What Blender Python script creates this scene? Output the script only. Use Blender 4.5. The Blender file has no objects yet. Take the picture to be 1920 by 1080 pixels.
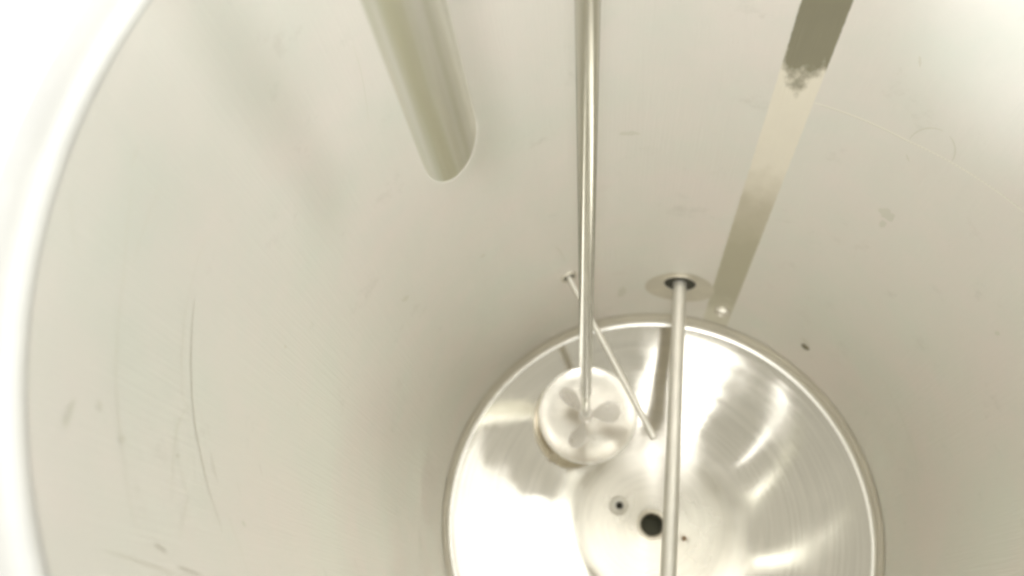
import bpy, bmesh, math, random
from mathutils import Vector, Matrix, noise
random.seed(7)
PI = math.pi
S = bpy.context.scene
COL = S.collection

# ------------------------------------------------------------------ camera
CP, SP = math.cos(0.4132913736), math.sin(0.4132913736)
CR, SR = math.cos(0.1141716724), math.sin(0.1141716724)
ROT = Matrix(((1, 0, 0), (0, CP, -SP), (0, SP, CP))) @ Matrix(((CR, 0, SR), (0, 1, 0), (-SR, 0, CR)))
CAM = Vector((-0.1200073, -0.2728177, 0.0))
FPX = 1500.0
cd = bpy.data.cameras.new('camera')
cd.sensor_width = 36.0
cd.lens = FPX / 1920 * 36
cd.clip_start, cd.clip_end = 0.01, 50
cd.dof.use_dof = True
cd.dof.focus_distance = 1.0
cd.dof.aperture_fstop = 2.8
co = bpy.data.objects.new('camera', cd)
COL.objects.link(co)
co.matrix_world = Matrix.Translation(CAM) @ ROT.to_4x4()
S.camera = co

# ------------------------------------------------------------------ room light
W = bpy.data.worlds.new('World'); S.world = W; W.use_nodes = True
nt = W.node_tree; nt.nodes.clear()
tc = nt.nodes.new('ShaderNodeTexCoord'); sx = nt.nodes.new('ShaderNodeSeparateXYZ')
rmp = nt.nodes.new('ShaderNodeValToRGB'); bg = nt.nodes.new('ShaderNodeBackground'); ow = nt.nodes.new('ShaderNodeOutputWorld')
mr = nt.nodes.new('ShaderNodeMapRange'); mr.inputs[1].default_value = -1; mr.inputs[2].default_value = 1
nt.links.new(tc.outputs['Generated'], sx.inputs[0]); nt.links.new(sx.outputs[2], mr.inputs[0])
nt.links.new(mr.outputs[0], rmp.inputs[0]); nt.links.new(rmp.outputs[0], bg.inputs[0]); nt.links.new(bg.outputs[0], ow.inputs[0])
e = rmp.color_ramp.elements
e[0].position = 0.0; e[0].color = (.85, .85, .84, 1)
e[1].position = 1.0; e[1].color = (.26, .25, .21, 1)
a = e.new(.62); a.color = (.70, .695, .675, 1)
a = e.new(.925); a.color = (.68, .67, .63, 1)
a = e.new(.967); a.color = (.33, .315, .265, 1)
bg.inputs[1].default_value = 1.12


def area(name, loc, rot, sx_, sy_, rad, col=(1, .985, .955)):
    L = bpy.data.lights.new(name, 'AREA'); L.shape = 'RECTANGLE'; L.size = sx_; L.size_y = sy_
    L.energy = rad * PI * sx_ * sy_; L.color = col
    o = bpy.data.objects.new(name, L); COL.objects.link(o); o.location = loc; o.rotation_euler = rot
    return o


# ceiling strip lamp over the tank mouth, daylight window patch to the right, thin tube lamp
for i in range(9):
    y0 = .10 - .85 * i / 9; ym = y0 - .047
    xl = .03 + (ym - .12) * .53; xr = .12 + (.08 - ym) * .31
    area('ceiling_lamp', ((xl + xr) / 2, ym, 1.0), (0, 0, 0), xr - xl, .094, 1.7)
area('window_light', (1.02, 0.90, 1.0), (0, 0, 0), 1.2, 1.2, .6)
area('tube_lamp', (-0.30, 0.035, 1.0), (0, 0, math.radians(25.6)), .54, .022, 1.3)


def spot(name, loc, aim, deg, power, col, size=.05):
    L = bpy.data.lights.new(name, 'SPOT'); L.energy = power; L.spot_size = math.radians(deg); L.spot_blend = 1; L.color = col
    L.shadow_soft_size = size
    o = bpy.data.objects.new(name, L); COL.objects.link(o); o.location = loc
    o.rotation_euler = (Vector(aim) - Vector(loc)).to_track_quat('-Z', 'Y').to_euler()
    return o


# added spots, source unseen, that brighten the upper wall through the mouth
spot('added_wall_spot', (-.75, -.55, .95), (.36, .345, -.57), 14, 165, (.93, .98, 1))
spot('added_wall_spot', (-.10, -.85, .95), (.06, .48, -.85), 40, 76, (1, .985, .95), .12)
spot('added_wall_spot', (.95, -.25, .9), (-.46, .20, -.62), 22, 28, (.95, 1, .97), .17)

S.view_settings.view_transform = 'Standard'
S.view_settings.look = 'None'
S.view_settings.exposure = 0.82
S.view_settings.gamma = 1
S.render.engine = 'CYCLES'
S.cycles.max_bounces = 16
S.cycles.glossy_bounces = 14
S.cycles.diffuse_bounces = 6
S.cycles.caustics_reflective = True
S.cycles.sample_clamp_indirect = 6
S.cycles.filter_width = 2.2
S.render.resolution_x, S.render.resolution_y = 1024, 576

# ------------------------------------------------------------------ measures (metres)
RT = 0.5            # tank radius
ZR = -0.4495        # rim
ZF = -1.977         # edge of the cone bottom
K = 0.254           # cone slope
SEAM = math.radians(71.6)


def wray(x, y):
    return (ROT @ Vector(((x - 960) / FPX, -(y - 540) / FPX, -1))).normalized()


def wall_pt(x, y, R=RT):
    d = wray(x, y)
    a = d.x**2 + d.y**2; b = CAM.x * d.x + CAM.y * d.y; c = CAM.x**2 + CAM.y**2 - R * R
    return CAM + d * ((-b + math.sqrt(b * b - a * c)) / a)


def at(x, y, Z):
    return CAM + ROT @ Vector(((x - 960) / FPX, -(y - 540) / FPX, -1)) * Z


def cone_z(r):
    return ZF - K * (RT - r)


def cone_pt(x, y):
    d = wray(x, y); t = 1.9
    for _ in range(60):
        P = CAM + d * t
        t += (P.z - cone_z(math.hypot(P.x, P.y))) / -d.z * .9
    return CAM + d * t


# ------------------------------------------------------------------ mesh helpers
def obj(name, bm, mats, parent=None, smooth=True, sharp=40):
    me = bpy.data.meshes.new(name)
    bm.normal_update()
    for f in bm.faces:
        f.smooth = smooth
    for ed in bm.edges:
        if len(ed.link_faces) == 2 and ed.calc_face_angle(0) > math.radians(sharp):
            ed.smooth = False
    bm.to_mesh(me); bm.free()
    for m in (mats if isinstance(mats, (list, tuple)) else [mats]):
        me.materials.append(m)
    o = bpy.data.objects.new(name, me); COL.objects.link(o)
    if parent:
        o.parent = parent
        o.matrix_parent_inverse = Matrix.Translation(-parent.location)
    return o


def thing(name, label, cat, loc, group=None):
    o = bpy.data.objects.new(name, None); COL.objects.link(o)
    o.location = loc; o.empty_display_size = .05
    o['label'] = label; o['category'] = cat
    if group:
        o['group'] = group
    return o


def tag(o, label, cat, group=None):
    o['label'] = label; o['category'] = cat
    if group:
        o['group'] = group
    return o


def lathe(bm, prof, n=128, M=None, closed=False, mi=0, jit=None):
    """prof: (r, z) list turned about the z axis of M"""
    rings = []
    for (r, z) in prof:
        if r < 1e-6:
            v = Vector((0, 0, z)); rings.append([bm.verts.new(M @ v if M else v)])
        else:
            ring = []
            for i in range(n):
                a = 2 * PI * i / n
                rr = r + (jit(a, r, z) if jit else 0)
                v = Vector((rr * math.cos(a), rr * math.sin(a), z))
                ring.append(bm.verts.new(M @ v if M else v))
            rings.append(ring)
    pairs = list(zip(rings, rings[1:]))
    if closed:
        pairs.append((rings[-1], rings[0]))
    for A, B in pairs:
        for i in range(n):
            j = (i + 1) % n
            if len(A) == 1 and len(B) == 1:
                continue
            if len(A) == 1:
                f = bm.faces.new((A[0], B[i], B[j]))
            elif len(B) == 1:
                f = bm.faces.new((A[i], A[j], B[0]))
            else:
                f = bm.faces.new((A[i], A[j], B[j], B[i]))
            f.material_index = mi
    return bm


def frame(p, d, up=Vector((0, 0, 1))):
    z = d.normalized()
    if abs(z.dot(up)) > .99:
        up = Vector((0, 1, 0))
    x = up.cross(z).normalized(); y = z.cross(x)
    m = Matrix((x, y, z)).transposed().to_4x4(); m.translation = p
    return m


def rod(bm, p, q, prof=None, r=.01, n=40):
    """solid of revolution from p to q; prof = (radius, distance) pairs"""
    L = (q - p).length
    if prof is None:
        c = min(r * .12, .002)
        prof = [(0, 0), (r - c, 0), (r, c), (r, L - c), (r - c, L), (0, L)]
    return lathe(bm, prof, n, frame(p, q - p))


def rounded(r, w, h, seg=10):
    """closed torus-like section"""
    return [(r + w * math.cos(t), h * math.sin(t)) for t in [2 * PI * i / seg for i in range(seg)]]


# ------------------------------------------------------------------ materials
def steel(name, base, rough, metallic=1.0, aniso=0, blot=0.0, bscale=3.0, rvar=0.0, bump=0.0, brush=None, blot2=None, rot_tan=False, bmap=None):
    m = bpy.data.materials.new(name); m.use_nodes = True
    t = m.node_tree; b = t.nodes['Principled BSDF']
    N = t.nodes.new; Lk = t.links.new
    b.inputs['Metallic'].default_value = metallic
    b.inputs['Roughness'].default_value = rough
    b.inputs['Base Color'].default_value = (*base, 1)
    tc = N('ShaderNodeTexCoord')
    if blot:
        nz = N('ShaderNodeTexNoise'); nz.inputs['Scale'].default_value = bscale; nz.inputs['Detail'].default_value = 5; nz.inputs['Roughness'].default_value = .55
        Lk(tc.outputs['Object'], nz.inputs['Vector'])
        if bmap:
            mb = N('ShaderNodeMapping'); mb.inputs['Scale'].default_value = bmap
            Lk(tc.outputs['Object'], mb.inputs[0]); Lk(mb.outputs[0], nz.inputs['Vector'])
        cr = N('ShaderNodeValToRGB')
        c2 = blot2 or tuple(x * (1 - blot) for x in base)
        cr.color_ramp.elements[0].position = .35; cr.color_ramp.elements[0].color = (*c2, 1)
        cr.color_ramp.elements[1].position = .65; cr.color_ramp.elements[1].color = (*base, 1)
        Lk(nz.outputs['Fac'], cr.inputs[0]); Lk(cr.outputs[0], b.inputs['Base Color'])
    if rvar:
        n2 = N('ShaderNodeTexNoise'); n2.inputs['Scale'].default_value = bscale * 2.3; n2.inputs['Detail'].default_value = 4
        Lk(tc.outputs['Object'], n2.inputs['Vector'])
        mp = N('ShaderNodeMapRange'); mp.inputs[1].default_value = .3; mp.inputs[2].default_value = .7
        mp.inputs[3].default_value = max(.02, rough - rvar); mp.inputs[4].default_value = rough + rvar
        Lk(n2.outputs['Fac'], mp.inputs[0]); Lk(mp.outputs[0], b.inputs['Roughness'])
    if aniso:
        b.inputs['Anisotropic'].default_value = aniso
        tg = N('ShaderNodeTangent'); tg.direction_type = 'RADIAL'; tg.axis = 'Z'
        Lk(tg.outputs[0], b.inputs['Tangent'])
        if rot_tan:
            b.inputs['Anisotropic Rotation'].default_value = .25
    if bump:
        mpg = N('ShaderNodeMapping'); mpg.inputs['Scale'].default_value = brush or (1, 1, 1)
        n3 = N('ShaderNodeTexNoise'); n3.inputs['Scale'].default_value = 1; n3.inputs['Detail'].default_value = 3
        Lk(tc.outputs['Object'], mpg.inputs[0]); Lk(mpg.outputs[0], n3.inputs['Vector'])
        bp = N('ShaderNodeBump'); bp.inputs['Strength'].default_value = bump; bp.inputs['Distance'].default_value = .01
        Lk(n3.outputs['Fac'], bp.inputs['Height']); Lk(bp.outputs[0], b.inputs['Normal'])
    return m


def math_node(t, op, a, b_=None, c=None):
    n = t.nodes.new('ShaderNodeMath'); n.operation = op
    for i, v in enumerate((a, b_, c)):
        if v is None:
            continue
        if isinstance(v, (int, float)):
            n.inputs[i].default_value = v
        else:
            t.links.new(v, n.inputs[i])
    return n.outputs[0]


def wall_material():
    """satin tank sheet with the ground-flush longitudinal seam as a smoother band"""
    m = bpy.data.materials.new('satin_tank_steel'); m.use_nodes = True
    t = m.node_tree; b = t.nodes['Principled BSDF']; N = t.nodes.new; Lk = t.links.new
    b.inputs['Metallic'].default_value = .6
    tc = N('ShaderNodeTexCoord'); sp = N('ShaderNodeSeparateXYZ'); Lk(tc.outputs['Object'], sp.inputs[0])
    X, Y, Z = sp.outputs
    ang = math_node(t, 'ARCTAN2', Y, X)
    # ragged edge
    ne = N('ShaderNodeTexNoise'); ne.inputs['Scale'].default_value = 60; ne.inputs['Detail'].default_value = 2
    Lk(tc.outputs['Object'], ne.inputs['Vector'])
    jit = math_node(t, 'MULTIPLY', math_node(t, 'SUBTRACT', ne.outputs['Fac'], .5), .005)
    dist = math_node(t, 'ABSOLUTE', math_node(t, 'ADD', math_node(t, 'SUBTRACT', ang, SEAM), jit))
    mk = N('ShaderNodeMapRange'); mk.inputs[1].default_value = .0565; mk.inputs[2].default_value = .0625; mk.inputs[3].default_value = 1; mk.inputs[4].default_value = 0
    Lk(dist, mk.inputs[0]); mask = mk.outputs[0]
    # blotches
    nz = N('ShaderNodeTexNoise'); nz.inputs['Scale'].default_value = 4.5; nz.inputs['Detail'].default_value = 6; nz.inputs['Roughness'].default_value = .6
    Lk(tc.outputs['Object'], nz.inputs['Vector'])
    cr = N('ShaderNodeValToRGB'); el = cr.color_ramp.elements
    el[0].position = .33; el[0].color = (.835, .85, .795, 1); el[1].position = .67; el[1].color = (.90, .855, .815, 1)
    Lk(nz.outputs['Fac'], cr.inputs[0])
    # smudges
    n4 = N('ShaderNodeTexNoise'); n4.inputs['Scale'].default_value = 11; n4.inputs['Detail'].default_value = 8; n4.inputs['Roughness'].default_value = .7
    Lk(tc.outputs['Object'], n4.inputs['Vector'])
    sm = N('ShaderNodeMapRange'); sm.inputs[1].default_value = .60; sm.inputs[2].default_value = .78; sm.inputs[3].default_value = 0; sm.inputs[4].default_value = .22
    Lk(n4.outputs['Fac'], sm.inputs[0])
    mx = N('ShaderNodeMix'); mx.data_type = 'RGBA'
    Lk(sm.outputs[0], mx.inputs['Factor']); Lk(cr.outputs[0], mx.inputs['A']); mx.inputs['B'].default_value = (.42, .40, .33, 1)
    # seam base colour: its dark and bright reflections painted in, patchy along its height
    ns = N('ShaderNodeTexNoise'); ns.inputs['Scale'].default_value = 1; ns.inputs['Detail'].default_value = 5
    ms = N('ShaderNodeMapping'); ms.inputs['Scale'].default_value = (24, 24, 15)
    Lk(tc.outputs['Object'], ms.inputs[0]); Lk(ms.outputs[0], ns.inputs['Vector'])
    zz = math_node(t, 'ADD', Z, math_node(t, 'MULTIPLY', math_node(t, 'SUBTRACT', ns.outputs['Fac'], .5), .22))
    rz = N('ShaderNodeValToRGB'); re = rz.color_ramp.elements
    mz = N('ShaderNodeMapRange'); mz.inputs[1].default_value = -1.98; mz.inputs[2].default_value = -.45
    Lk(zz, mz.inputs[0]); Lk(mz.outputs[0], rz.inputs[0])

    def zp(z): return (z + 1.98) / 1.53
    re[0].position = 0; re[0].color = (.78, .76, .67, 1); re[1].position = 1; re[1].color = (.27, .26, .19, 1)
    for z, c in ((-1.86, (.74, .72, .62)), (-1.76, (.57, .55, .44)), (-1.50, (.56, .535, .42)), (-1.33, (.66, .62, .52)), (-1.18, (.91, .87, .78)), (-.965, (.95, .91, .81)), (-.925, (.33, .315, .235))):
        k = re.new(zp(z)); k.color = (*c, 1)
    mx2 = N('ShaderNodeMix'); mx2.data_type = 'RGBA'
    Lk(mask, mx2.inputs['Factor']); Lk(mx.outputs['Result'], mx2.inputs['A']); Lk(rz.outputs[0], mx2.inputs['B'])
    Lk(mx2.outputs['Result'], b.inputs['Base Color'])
    # roughness
    ro = N('ShaderNodeMapRange'); ro.inputs[1].default_value = .3; ro.inputs[2].default_value = .7; ro.inputs[3].default_value = .50; ro.inputs[4].default_value = .58
    Lk(nz.outputs['Fac'], ro.inputs[0])
    mr_ = N('ShaderNodeMix'); mr_.data_type = 'FLOAT'
    Lk(mask, mr_.inputs['Factor']); Lk(ro.outputs[0], mr_.inputs['A']); mr_.inputs['B'].default_value = .38
    Lk(mr_.outputs['Result'], b.inputs['Roughness'])
    # faint brushing and sheet waviness
    mp = N('ShaderNodeMapping'); mp.inputs['Scale'].default_value = (260, 260, 9)
    n3 = N('ShaderNodeTexNoise'); n3.inputs['Scale'].default_value = 1; n3.inputs['Detail'].default_value = 3
    Lk(tc.outputs['Object'], mp.inputs[0]); Lk(mp.outputs[0], n3.inputs['Vector'])
    b1 = N('ShaderNodeBump'); b1.inputs['Strength'].default_value = .2; b1.inputs['Distance'].default_value = .003
    Lk(n3.outputs['Fac'], b1.inputs['Height'])
    nw = N('ShaderNodeTexNoise'); nw.inputs['Scale'].default_value = 3.5; nw.inputs['Detail'].default_value = 1
    Lk(tc.outputs['Object'], nw.inputs['Vector'])
    b2 = N('ShaderNodeBump'); b2.inputs['Strength'].default_value = .5; b2.inputs['Distance'].default_value = .02
    Lk(nw.outputs['Fac'], b2.inputs['Height']); Lk(b1.outputs[0], b2.inputs['Normal']); Lk(b2.outputs[0], b.inputs['Normal'])
    return m


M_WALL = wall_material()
M_SCR = steel('scratch_grey', (.58, .56, .49), .5)
M_SCR2 = steel('scratch_faint', (.77, .76, .69), .5)
M_FAINT = steel('scratch_very_faint', (.80, .79, .72), .52, metallic=.6)
M_LINE = steel('weld_bead', (.92, .90, .83), .45, metallic=.5)
M_LIP = steel('rolled_lip_steel', (.79, .79, .765), .5, metallic=.75, blot=.08, bscale=12)
M_FLOOR = steel('polished_cone_steel', (.85, .82, .75), .055, aniso=.35, blot=.05, bscale=5, rvar=.02, )
def lathe_lines(m, strength, dist):
    t = m.node_tree; b = t.nodes['Principled BSDF']; N = t.nodes.new; Lk = t.links.new
    tc = N('ShaderNodeTexCoord'); sp = N('ShaderNodeSeparateXYZ'); Lk(tc.outputs['Object'], sp.inputs[0])
    rad = math_node(t, 'SQRT', math_node(t, 'ADD', math_node(t, 'MULTIPLY', sp.outputs[0], sp.outputs[0]), math_node(t, 'MULTIPLY', sp.outputs[1], sp.outputs[1])))
    an = math_node(t, 'ARCTAN2', sp.outputs[1], sp.outputs[0])
    cb = N('ShaderNodeCombineXYZ')
    Lk(math_node(t, 'MULTIPLY', rad, 170), cb.inputs[0]); Lk(math_node(t, 'MULTIPLY', an, .8), cb.inputs[1])
    n = N('ShaderNodeTexNoise'); n.inputs['Scale'].default_value = 1; n.inputs['Detail'].default_value = 4
    Lk(cb.outputs[0], n.inputs['Vector'])
    bp = N('ShaderNodeBump'); bp.inputs['Strength'].default_value = strength; bp.inputs['Distance'].default_value = dist
    Lk(n.outputs['Fac'], bp.inputs['Height']); Lk(bp.outputs[0], b.inputs['Normal'])
    # the lathe lines are also slightly duller where they are dense
    old = b.inputs['Base Color'].links[0].from_socket
    mx = N('ShaderNodeMix'); mx.data_type = 'RGBA'; mx.blend_type = 'MULTIPLY'
    mp = N('ShaderNodeMapRange'); mp.inputs[1].default_value = .35; mp.inputs[2].default_value = .65; mp.inputs[3].default_value = .90; mp.inputs[4].default_value = 1
    Lk(n.outputs['Fac'], mp.inputs[0])
    cc = N('ShaderNodeCombineColor')
    for i in range(3): Lk(mp.outputs[0], cc.inputs[i])
    mx.inputs['Factor'].default_value = 1
    Lk(old, mx.inputs['A']); Lk(cc.outputs[0], mx.inputs['B']); Lk(mx.outputs['Result'], b.inputs['Base Color'])


lathe_lines(M_FLOOR, .13, .0005)


def dull_centre(m):
    t = m.node_tree; b = t.nodes['Principled BSDF']; N = t.nodes.new; Lk = t.links.new
    tc = N('ShaderNodeTexCoord'); sp = N('ShaderNodeSeparateXYZ'); Lk(tc.outputs['Object'], sp.inputs[0])
    rad = math_node(t, 'SQRT', math_node(t, 'ADD', math_node(t, 'MULTIPLY', sp.outputs[0], sp.outputs[0]), math_node(t, 'MULTIPLY', sp.outputs[1], sp.outputs[1])))
    n = N('ShaderNodeTexNoise'); n.inputs['Scale'].default_value = 9; n.inputs['Detail'].default_value = 4
    Lk(tc.outputs['Object'], n.inputs['Vector'])
    rj_ = math_node(t, 'ADD', rad, math_node(t, 'MULTIPLY', math_node(t, 'SUBTRACT', n.outputs['Fac'], .5), .14))
    mp = N('ShaderNodeMapRange'); mp.interpolation_type = 'SMOOTHSTEP'
    mp.inputs[1].default_value = .13; mp.inputs[2].default_value = .27; mp.inputs[3].default_value = .21; mp.inputs[4].default_value = 0
    Lk(rj_, mp.inputs[0])
    old = b.inputs['Roughness'].links[0].from_socket
    Lk(math_node(t, 'ADD', old, mp.outputs[0]), b.inputs['Roughness'])


dull_centre(M_FLOOR)
M_POL = steel('polished_steel', (.86, .83, .76), .12)
M_BAND = steel('bottom_band_steel', (.85, .82, .74), .45, metallic=.7, blot=.10, bscale=14)
M_FIL = steel('corner_fillet_steel', (.97, .96, .92), .34, metallic=.85)
M_PIPE = steel('inlet_pipe_steel', (.86, .86, .84), .21, metallic=.93, blot=.2, bscale=1, bmap=(70, 70, 1.2), rvar=.02, blot2=(.66, .655, .52))
M_SHAFT = steel('shaft_steel', (.72, .715, .65), .24, rvar=.03, bscale=8)
M_SATIN = steel('satin_tube_steel', (.84, .82, .76), .55, metallic=.8, blot=.08, bscale=20)
M_BLADE = steel('blade_steel', (.93, .90, .86), .30, metallic=.35, bscale=10, rvar=.05)
M_DISH = steel('dish_steel', (.88, .85, .79), .24, rvar=.05, bscale=9, bump=.08, brush=(14, 14, 14))
M_PAD = steel('ground_pad_steel', (.77, .735, .64), .5, metallic=.65, blot=.12, bscale=16)
M_DARK = steel('hole_shade_black', (.035, .035, .025), .6, metallic=0)  # near-black standing in for the shade inside ports and nozzle hole
M_BORE = steel('shaded_bore_steel', (.06, .06, .045), .5)  # shade of the deep drain throat put into the colour
M_BROWN = steel('rusty_spot', (.36, .25, .16), .6, metallic=.2)
M_GREYSPOT = steel('grey_plug', (.26, .24, .17), .5, metallic=.6)
M_OUT = steel('outer_jacket_steel', (.80, .79, .75), .45)

# ------------------------------------------------------------------ tank
tank = thing('steel_tank', 'open round stainless steel tank seen from above, with brushed walls and a polished cone bottom', 'tank', (0, 0, ZF - .15))

# wall (inner sheet) with scratches and the girth weld line in the same mesh
bm = bmesh.new()
nz = 60
prof = [(RT, ZR + (ZF + .004 - ZR) * i / nz) for i in range(nz + 1)]
lathe(bm, prof, 256)
for f in bm.faces:                    # face inwards
    pass


def ribbon(bm, pts, w, mi, off=.0005, taper=True):
    """thin sliver lying on the wall; pts in pixels of the photograph, unprojected on the sheet"""
    P = []
    for i in range(len(pts) - 1):
        for k in range(6):
            s = k / 6
            P.append((pts[i][0] * (1 - s) + pts[i + 1][0] * s, pts[i][1] * (1 - s) + pts[i + 1][1] * s))
    P.append(pts[-1])
    W3 = [wall_pt(x, y, RT - off) for x, y in P]
    prev = None; n = len(W3)
    for i, p in enumerate(W3):
        d = (W3[min(i + 1, n - 1)] - W3[max(i - 1, 0)]).normalized()
        nrm = Vector((-p.x, -p.y, 0)).normalized()
        s = d.cross(nrm) * w * .5 * ((.35 + .65 * math.sin(PI * (i + .5) / n)) if taper else 1) * (.8 + .4 * random.random())
        a, b = bm.verts.new(p + s), bm.verts.new(p - s)
        if prev:
            f = bm.faces.new((prev[0], a, b, prev[1])); f.material_index = mi
        prev = (a, b)


ribbon(bm, [(365, 560), (363, 575), (360, 610), (358, 680), (360, 740), (366, 800), (378, 860), (392, 920), (410, 975), (417, 998)], .0011, 1)
ribbon(bm, [(355, 545), (345, 600), (340, 680), (342, 745), (352, 765)], .0006, 2)
ribbon(bm, [(390, 440), (372, 480), (360, 530), (355, 545)], .0006, 4)
ribbon(bm, [(360, 763), (345, 770), (332, 800), (326, 850), (322, 900), (324, 940)], .0007, 2)
ribbon(bm, [(333, 855), (342, 890), (352, 935), (345, 965), (337, 1010)], .0006, 2)
ribbon(bm, [(395, 848), (402, 880), (408, 905)], .0006, 1)
ribbon(bm, [(425, 960), (440, 1000), (455, 1040), (466, 1079)], .0006, 2)
ribbon(bm, [(486, 868), (491, 890)], .0007, 1)
ribbon(bm, [(445, 905), (451, 930)], .0007, 2)
ribbon(bm, [(247, 350), (238, 430), (232, 520), (222, 600), (217, 700), (222, 780), (230, 840), (236, 900), (250, 970), (275, 1030)], .0009, 4)
ribbon(bm, [(262, 268), (250, 300), (247, 315)], .0007, 4)
ribbon(bm, [(300, 345), (280, 400), (262, 450), (250, 500)], .0006, 4)
ribbon(bm, [(130, 370), (140, 450), (147, 485)], .0006, 4)
ribbon(bm, [(290, 1020), (302, 1028), (313, 1036)], .0016, 1)
ribbon(bm, [(200, 1032), (250, 1048), (300, 1066), (330, 1079)], .0009, 2)
ribbon(bm, [(333, 1063), (350, 1068), (380, 1079)], .0010, 1)
ribbon(bm, [(662, 85), (675, 125), (683, 165), (688, 200), (691, 230)], .0009, 4)
ribbon(bm, [(1620, 680), (1660, 720), (1690, 780), (1715, 850), (1724, 910)], .0018, 4)
ribbon(bm, [(1060, 490), (1050, 470), (1040, 462)], .0016, 2)
def smear(px_, py_, w, h, mi, tilt=0.0):
    """irregular faint stain on the sheet, w x h metres"""
    c = wall_pt(px_, py_, RT - .0005); a0 = math.atan2(c.y, c.x); vs = []
    ph = random.random() * 6
    for i in range(28):
        t = 2 * PI * i / 28
        k = .5 * (1 + .22 * math.sin(2 * t + ph) + .14 * math.sin(5 * t + 2 * ph) + .1 * random.random())
        u, v = w * k * math.cos(t), h * k * math.sin(t)
        u, v = u * math.cos(tilt) - v * math.sin(tilt), u * math.sin(tilt) + v * math.cos(tilt)
        a = a0 + u / RT
        vs.append(bm.verts.new(((RT - .0007) * math.cos(a), (RT - .0007) * math.sin(a), c.z + v)))
    f = bm.faces.new(vs[::-1]); f.material_index = mi


for q in ((1663, 402, .022, .030, 4, .3), (1655, 420, .012, .016, 4, 0), (1166, 548, .016, .060, 4, 0), (457, 982, .006, .007, 4, 0), (333, 855, .0035, .004, 2, 0),
          (229, 822, .006, .007, 4, 0), (187, 760, .006, .004, 4, 0), (130, 775, .02, .006, 4, .5), (1725, 115, .004, .014, 4, -.4), (1870, 625, .008, .010, 4, 0),
          (1510, 640, .020, .016, 4, 0), (535, 650, .004, .008, 4, 0), (1180, 250, .03, .012, 4, .4), (905, 480, .012, .008, 4, 0), (760, 560, .02, .01, 4, .6)):
    smear(*q)
# half ground-off ring of an old fitting
for a0, a1 in ((60, 150), (-30, 40), (190, 215)):
    ribbon(bm, [(1745 + 46 * math.cos(math.radians(a)), 282 - 42 * math.sin(math.radians(a))) for a in range(a0, a1 + 1, 10)], .0030, 4)
# girth weld
for a0, a1, mi in ((68.0, 30.0, 3), (67.0, 33.0, 4)):
    prev = None
    for i in range(60):
        a = math.radians(a0 + (a1 - a0) * i / 59)
        z = -1.003 + (.045 * max(0, i - 25) / 34)*.6 + (-.0022 if mi == 4 else 0)
        h = .0016 if mi == 3 else .0008
        r = RT - .0006
        v = [bm.verts.new((r * math.cos(a), r * math.sin(a), z + s * h)) for s in (1, -1)]
        if prev:
            f = bm.faces.new((prev[0], v[0], v[1], prev[1])); f.material_index = mi
        prev = v
wall = obj('wall', bm, [M_WALL, M_SCR, M_SCR2, M_LINE, M_FAINT], tank)

# rolled lip and outer jacket
bm = bmesh.new()
lip = [(RT + .0005, ZR - .012)]
for i in range(15):
    t = PI - PI * 1.15 * i / 14
    lip.append((RT + .0225 + .022 * math.cos(t), ZR + .017 * math.sin(t)))
lip += [(RT + .050, ZR - .010), (RT + .055, ZR - .013), (RT + .055, ZR - .022), (RT + .012, ZR - .022), (RT + .004, ZR - .03)]
lathe(bm, lip, 192)
obj('rim', bm, M_LIP, tank, sharp=50)
bm = bmesh.new()
lathe(bm, [(RT + .012, ZR - .022), (RT + .012, ZF), (RT - .01, ZF - .03), (.09, ZF - .15), (.09, ZF - .16), (0, ZF - .16)], 128)
obj('outer_jacket', bm, M_OUT, tank, sharp=30)

# band and corner fillet where wall meets the bottom
bm = bmesh.new()
lathe(bm, [(RT - .0008, ZF + .055), (RT - .0025, ZF + .050), (RT - .0035, ZF + .040), (RT - .003, ZF + .030), (RT - .001, ZF + .026), (RT - .001, ZF + .004)], 256,
      jit=lambda a, r, z: .0007 * math.sin(41 * a) * math.sin(17 * a) if r < RT - .002 else 0)
obj('weld_band', bm, M_BAND, tank)
bm = bmesh.new()
fp = []
rf = .012
for i in range(11):
    t = (PI / 2 - math.atan(K)) * i / 10
    fp.append((RT - .001 - rf + rf * math.cos(t), ZF + .006 - rf * math.sin(t)))
lathe(bm, fp, 256)
obj('corner_fillet', bm, M_FIL, tank)
rj, zj = fp[-1]

# cone bottom down to the drain throat; sheet is slightly wavy
RD = .026
DC = Vector((0, 0))


def wav(a, r, z):
    return 0


bm = bmesh.new()
cp = [(rj, zj)]
nn = 40
z_in = cone_z(RD + .012)
for i in range(1, nn + 1):
    s = i / nn
    r = rj + (RD + .012 - rj) * s
    cp.append((r, zj + (z_in - zj) * s))
lathe(bm, cp, 256)
for v in bm.verts:
    r = math.hypot(v.co.x, v.co.y)
    w = min(1, (rj - r) / .06) * min(1, max(0, (r - RD - .012)) / .04)
    dent = math.exp(-((v.co.x + .24)**2 + (v.co.y - .13)**2) / .022)
    v.co.z += w * (.00008 + .0011 * dent) * noise.noise(Vector((v.co.x * 11 + 3, v.co.y * 11, 0)))
cone = obj('cone_bottom', bm, M_FLOOR, tank)

bm = bmesh.new()
lathe(bm, [(RD + .012, z_in), (RD + .009, z_in + .0015), (RD + .004, z_in), (RD, z_in - .006), (RD - .001, z_in - .02)], 64)
obj('drain_collar', bm, M_POL, tank)
bm = bmesh.new()
lathe(bm, [(RD - .001, z_in - .02), (RD - .0015, z_in - .035), (.004, z_in - .037), (0, z_in - .037)], 48)
obj('drain_bore', bm, M_BORE, tank)

# ground disc around the lower pipe port
def on_wall_frame(ang_deg, z, off=0):
    a = math.radians(ang_deg)
    n = Vector((-math.cos(a), -math.sin(a), 0))
    return frame(Vector((math.cos(a), math.sin(a), 0)) * (RT - off) + Vector((0, 0, z)), n)


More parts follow.
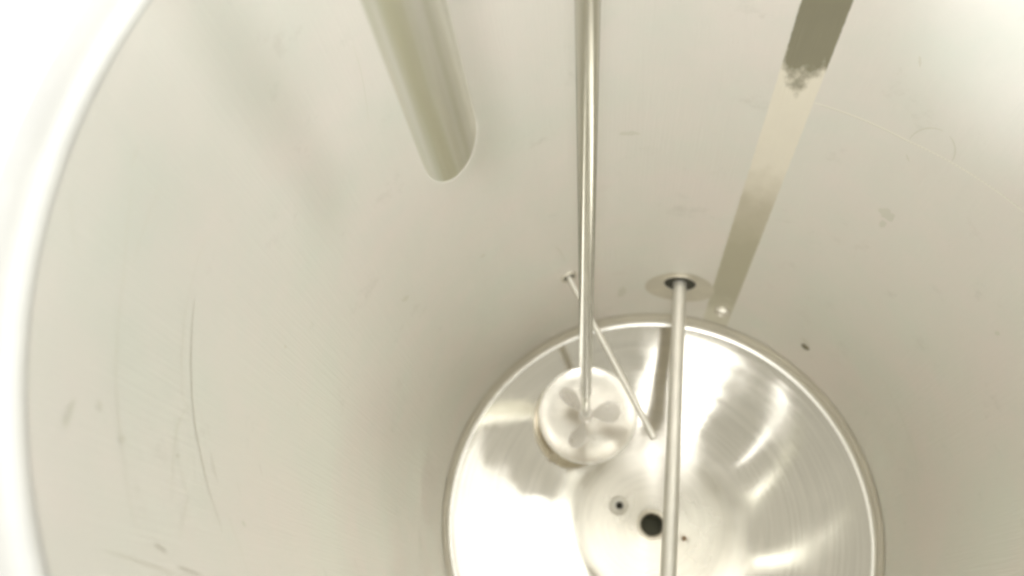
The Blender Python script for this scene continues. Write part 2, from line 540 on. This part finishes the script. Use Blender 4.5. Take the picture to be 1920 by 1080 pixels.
def wall_disc(bm, ang, z, r, off, r0=0, n=64, mi=0):
    """disc that follows the curved wall"""
    a0 = math.radians(ang); rings = []
    radii = [r0 + (r - r0) * k / 6 for k in range(7)]
    for k, rr in enumerate(radii):
        ring = []
        for i in range(n):
            t = 2 * PI * i / n
            rj_ = rr * (1 + (.012 * math.sin(3 * t + 1) if k == 6 and r > .05 else 0))
            a = a0 + rj_ * math.cos(t) / RT
            o_ = off if k < 6 else .0002
            ring.append(bm.verts.new(((RT - o_) * math.cos(a), (RT - o_) * math.sin(a), z + rj_ * math.sin(t))))
        rings.append(ring)
    for A, B in zip(rings, rings[1:]):
        for i in range(n):
            j = (i + 1) % n
            f = bm.faces.new((A[i], B[i], B[j], A[j])); f.material_index = mi
    if r0 < 1e-6:
        pass


bm = bmesh.new(); wall_disc(bm, 83.4, -1.750, .080, .0012, r0=.026)
obj('port_pad', bm, M_PAD, tank)
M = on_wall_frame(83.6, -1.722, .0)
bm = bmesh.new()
lathe(bm, [(0, .0040), (.036, .0040), (.036, .0002)], 48, M); obj('port_hole_shade', bm, M_DARK, tank)  # flat dark disc painted as the shaded hole around the pipe
bm = bmesh.new()
lathe(bm, [(.036, .0042), (.0365, .0048), (.0385, .0048), (.040, .0040), (.040, .0004)], 48, M); obj('port_collar', bm, M_PAD, tank)
bm = bmesh.new()
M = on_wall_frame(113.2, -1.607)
lathe(bm, [(0, .0016), (.016, .0016), (.016, .0002)], 32, M); obj('port_hole_shade', bm, M_DARK, tank)  # same dark disc as hole shade around the probe
bm = bmesh.new()
lathe(bm, [(.0125, .0015), (.0145, .004), (.017, .005), (.019, .003), (.019, .0003)], 32, M); obj('port_collar', bm, M_PAD, tank)

# small plug, nub, spots on the wall
bm = bmesh.new(); M = on_wall_frame(47.2, -1.794)
lathe(bm, [(0, .0045), (.006, .004), (.0095, .002), (.0105, .0003)], 24, M); o = obj('wall_plug', bm, M_GREYSPOT, tank)
bm = bmesh.new(); M = on_wall_frame(70.8, -1.835)
lathe(bm, [(0, .009), (.006, .0095), (.008, .013), (.013, .012), (.017, .008), (.0175, .004), (.0175, .0003)], 24, M, jit=lambda a, r_, z: .0012 * math.sin(3 * a) if r_ > .01 else 0); obj('bolt_head', bm, M_BAND, tank)


# ------------------------------------------------------------------ small fittings in the bottom
P = cone_pt(1160, 948)
nrm = Vector((-K * P.x, -K * P.y, math.hypot(P.x, P.y))).normalized()
bt = thing('spray_nozzle', 'small pale round nozzle with a dark centre hole, just left of the drain', 'nozzle', P)
M = frame(P - nrm * .002, nrm)
bm = bmesh.new()
lathe(bm, [(.0085, .008), (.010, .012), (.018, .012), (.0225, .009), (.024, 0)], 40, M); obj('nozzle_body', bm, M_SATIN, bt)
bm = bmesh.new()
lathe(bm, [(.0085, .0085), (.008, .004), (0, .004)], 32, M); obj('nozzle_hole_shade', bm, M_DARK, bt)

P = cone_pt(1283, 1010)
nrm = Vector((-K * P.x, -K * P.y, math.hypot(P.x, P.y))).normalized()
bt = thing('drain_screw', 'tiny brown screw in a pale washer right of the drain', 'screw', P)
M = frame(P, nrm)
bm = bmesh.new(); lathe(bm, [(.0075, .0025), (.012, .0022), (.0135, 0)], 32, M); obj('washer', bm, M_POL, bt)
bm = bmesh.new(); lathe(bm, [(0, .0045), (.005, .004), (.008, .0015)], 24, M); obj('screw_head', bm, M_BROWN, bt)

# ------------------------------------------------------------------ inlet pipe (oblique cut end)
pr = .030
px, py = -.2632, .1458
pipe = thing('inlet_pipe', 'wide upright steel inlet pipe with an obliquely cut lower end, hanging over the tank', 'pipe', (px, py, -.64))
bm = bmesh.new()
n = 96
TIP = math.radians(228)       # side on which the cut reaches lowest
zt, dz = -.6435, .060
th = .0024


def cut(a, r):
    return zt + dz * (1 - math.cos(a - TIP)) / 2 * r / pr


rows = []
for (r, kind) in ((pr, 'top'), (pr, 'm1'), (pr, 'm2'), (pr, 'cut'), (pr - th, 'cut'), (pr - th, 'm2'), (pr - th, 'top')):
    row = []
    for i in range(n):
        a = 2 * PI * i / n
        z = {'top': 1.7, 'm1': .1, 'm2': -.5}.get(kind)
        if z is None:
            z = cut(a, pr)
        row.append(bm.verts.new((px + r * math.cos(a), py + r * math.sin(a), z)))
    rows.append(row)
for A, B in zip(rows, rows[1:] + rows[:1]):
    for i in range(n):
        j = (i + 1) % n
        bm.faces.new((A[i], A[j], B[j], B[i]))
bmesh.ops.recalc_face_normals(bm, faces=bm.faces)
obj('pipe_wall', bm, M_PIPE, pipe, sharp=35)
bm = bmesh.new(); rings = []
for i in range(n):
    a = 2 * PI * i / n
    c = Vector((px + (pr - th / 2) * math.cos(a), py + (pr - th / 2) * math.sin(a), cut(a, pr)))
    e1 = Vector((math.cos(a), math.sin(a), 0)); e2 = Vector((0, 0, 1))
    rings.append([bm.verts.new(c + e1 * .0016 * math.cos(t) + e2 * .0016 * math.sin(t)) for t in [2 * PI * k / 8 for k in range(8)]])
for i in range(n):
    A, B = rings[i], rings[(i + 1) % n]
    for k in range(8):
        bm.faces.new((A[k], B[k], B[(k + 1) % 8], A[(k + 1) % 8]))
bmesh.ops.recalc_face_normals(bm, faces=bm.faces)
obj('cut_edge_glint', bm, M_FIL, pipe)  # bright bead added along the cut as its light-catching edge

# ------------------------------------------------------------------ mixer
p0 = at(1102, 0, .75); p1 = at(1098, 779, 1.885)
d = (p1 - p0).normalized()
top = p0 - d * (.75 + p0.z * 1.0 + 0.0) if False else p0 - d * ((1.7 - p0.z) / -d.z)
mixer = thing('tank_mixer', 'tall slender mixer shaft with a three bladed propeller near the tank bottom', 'mixer', p1)
L = (p1 - top).length
sleeve = L - (p1 - at(1100, 695, 1.78)).length
bm = bmesh.new()
lathe(bm, [(0, 0), (.0125, 0), (.0125, sleeve - .002), (.0115, sleeve), (.0098, sleeve + .002), (.0098, L - .004), (.008, L), (0, L)], 48, frame(top, d))
obj('shaft', bm, M_SHAFT, mixer)
bm = bmesh.new()
lathe(bm, [(0, -.022), (.013, -.022), (.0155, -.018), (.0155, .010), (.013, .014), (.0101, .014)], 40, frame(p1, d))
obj('hub', bm, M_BLADE, mixer)


def blade(phi, pitch, length=.074, width=.058):
    bm = bmesh.new()
    R1 = Matrix.Rotation(phi, 4, 'Z')
    nu, nv = 12, 8
    top_, bot_ = [], []
    for iu in range(nu + 1):
        u = iu / nu
        r = .008 + length * u
        # rounded paddle outline
        wd = width * (.22 + .78 * math.sin(max(0, min(1, (u - .12) * 1.7)) * PI / 2)) * math.sqrt(max(.0, 1 - max(0, (u - .55) / .46)**2.2)) + .001
        tw = pitch * (1.25 - .5 * u)
        ra, rb = [], []
        for iv in range(nv + 1):
            v = iv / nv - .5
            y = v * wd
            camber = .010 * (1 - (2 * v)**2) * (wd / width)
            yy = y * math.cos(tw) + (-camber) * math.sin(tw) * -1
            zz = y * math.sin(tw) + camber * math.cos(tw)
            q = R1 @ Vector((r, yy, zz))
            ra.append(bm.verts.new(q + Vector((p1.x, p1.y, p1.z + .004))))
            rb.append(bm.verts.new(q + Vector((p1.x, p1.y, p1.z + .004 - .0022))))
        top_.append(ra); bot_.append(rb)
    for i in range(nu):
        for j in range(nv):
            bm.faces.new((top_[i][j], top_[i + 1][j], top_[i + 1][j + 1], top_[i][j + 1]))
            bm.faces.new((bot_[i][j + 1], bot_[i + 1][j + 1], bot_[i + 1][j], bot_[i][j]))
        bm.faces.new((top_[i][0], bot_[i][0], bot_[i + 1][0], top_[i + 1][0]))
        bm.faces.new((top_[i][nv], top_[i + 1][nv], bot_[i + 1][nv], bot_[i][nv]))
    for j in range(nv):
        bm.faces.new((top_[nu][j], bot_[nu][j], bot_[nu][j + 1], top_[nu][j + 1]))
    bmesh.ops.recalc_face_normals(bm, faces=bm.faces)
    return bm


for ph in (252, 8, 132):
    obj('propeller_blade', blade(math.radians(ph), math.radians(44)), M_BLADE, mixer)

# ------------------------------------------------------------------ round dish under the propeller
dc = at(1101, 777, 1.985)
dish = thing('round_dish', 'shallow round polished dish with a thin bright lip under the propeller', 'dish', dc)
tilt = Matrix.Rotation(math.radians(4), 4, 'X')
MD = Matrix.Translation(dc) @ tilt
bm = bmesh.new()
rd = .1195
pf = [(0, -.0070)]
for i in range(1, 15):
    s = i / 14
    pf.append((rd * s, -.007 + .007 * s**6))
lathe(bm, pf + [(rd, -.0025)] + [(r, z - .0025) for r, z in reversed(pf[1:-1])] + [(0, -.0095)], 96, MD)
obj('dish_bowl', bm, M_DISH, dish)
bm = bmesh.new(); lathe(bm, [(rd + x, z) for x, z in rounded(0, .0021, .0021, 12)], 128, MD, closed=True)
obj('dish_lip', bm, M_FIL, dish)
for a in (90, 210, 330):
    q = dc + Vector((.07 * math.cos(math.radians(a)), .07 * math.sin(math.radians(a)), -.0095))
    zb = cone_z(math.hypot(q.x, q.y)) - .001
    bm = bmesh.new(); rod(bm, Vector((q.x, q.y, zb)), Vector((q.x, q.y, max(q.z, zb + .004))), r=.005, n=20)
    obj('foot', bm, M_POL, dish)

# ------------------------------------------------------------------ lower pipe from wall port across the bottom
a_ = wall_pt(1275, 528); b_ = at(1253, 1080, 1.50)
dd = (b_ - a_).normalized()
ps = a_ - dd * .0
pe = a_ + dd * ((b_ - a_).length + .16)
dp = thing('dip_pipe', 'straight matt steel pipe running out of the wall port across the tank bottom', 'pipe', ps)
bm = bmesh.new(); rr = .0150; L = (pe - ps).length
lathe(bm, [(0, 0), (rr, 0), (rr, L), (rr - .002, L), (rr - .002, L - .03), (0, L - .03)], 40, frame(ps, dd))
obj('pipe_wall', bm, M_SATIN, dp)
# thin probe
a_ = wall_pt(1066, 518); b_ = at(1227, 823, 1.62)
dd = (b_ - a_).normalized(); L = (b_ - a_).length
tp = thing('thermometer_probe', 'thin straight steel probe slanting from the wall past the mixer shaft', 'probe', a_)
bm = bmesh.new(); rr = .0066
lathe(bm, [(0, 0), (rr, 0), (rr, L - .03), (rr * 1.12, L - .026), (rr * 1.12, L - .001), (rr * .95, L), (0, L)], 32, frame(a_, dd))
obj('probe_tube', bm, M_SATIN, tp)
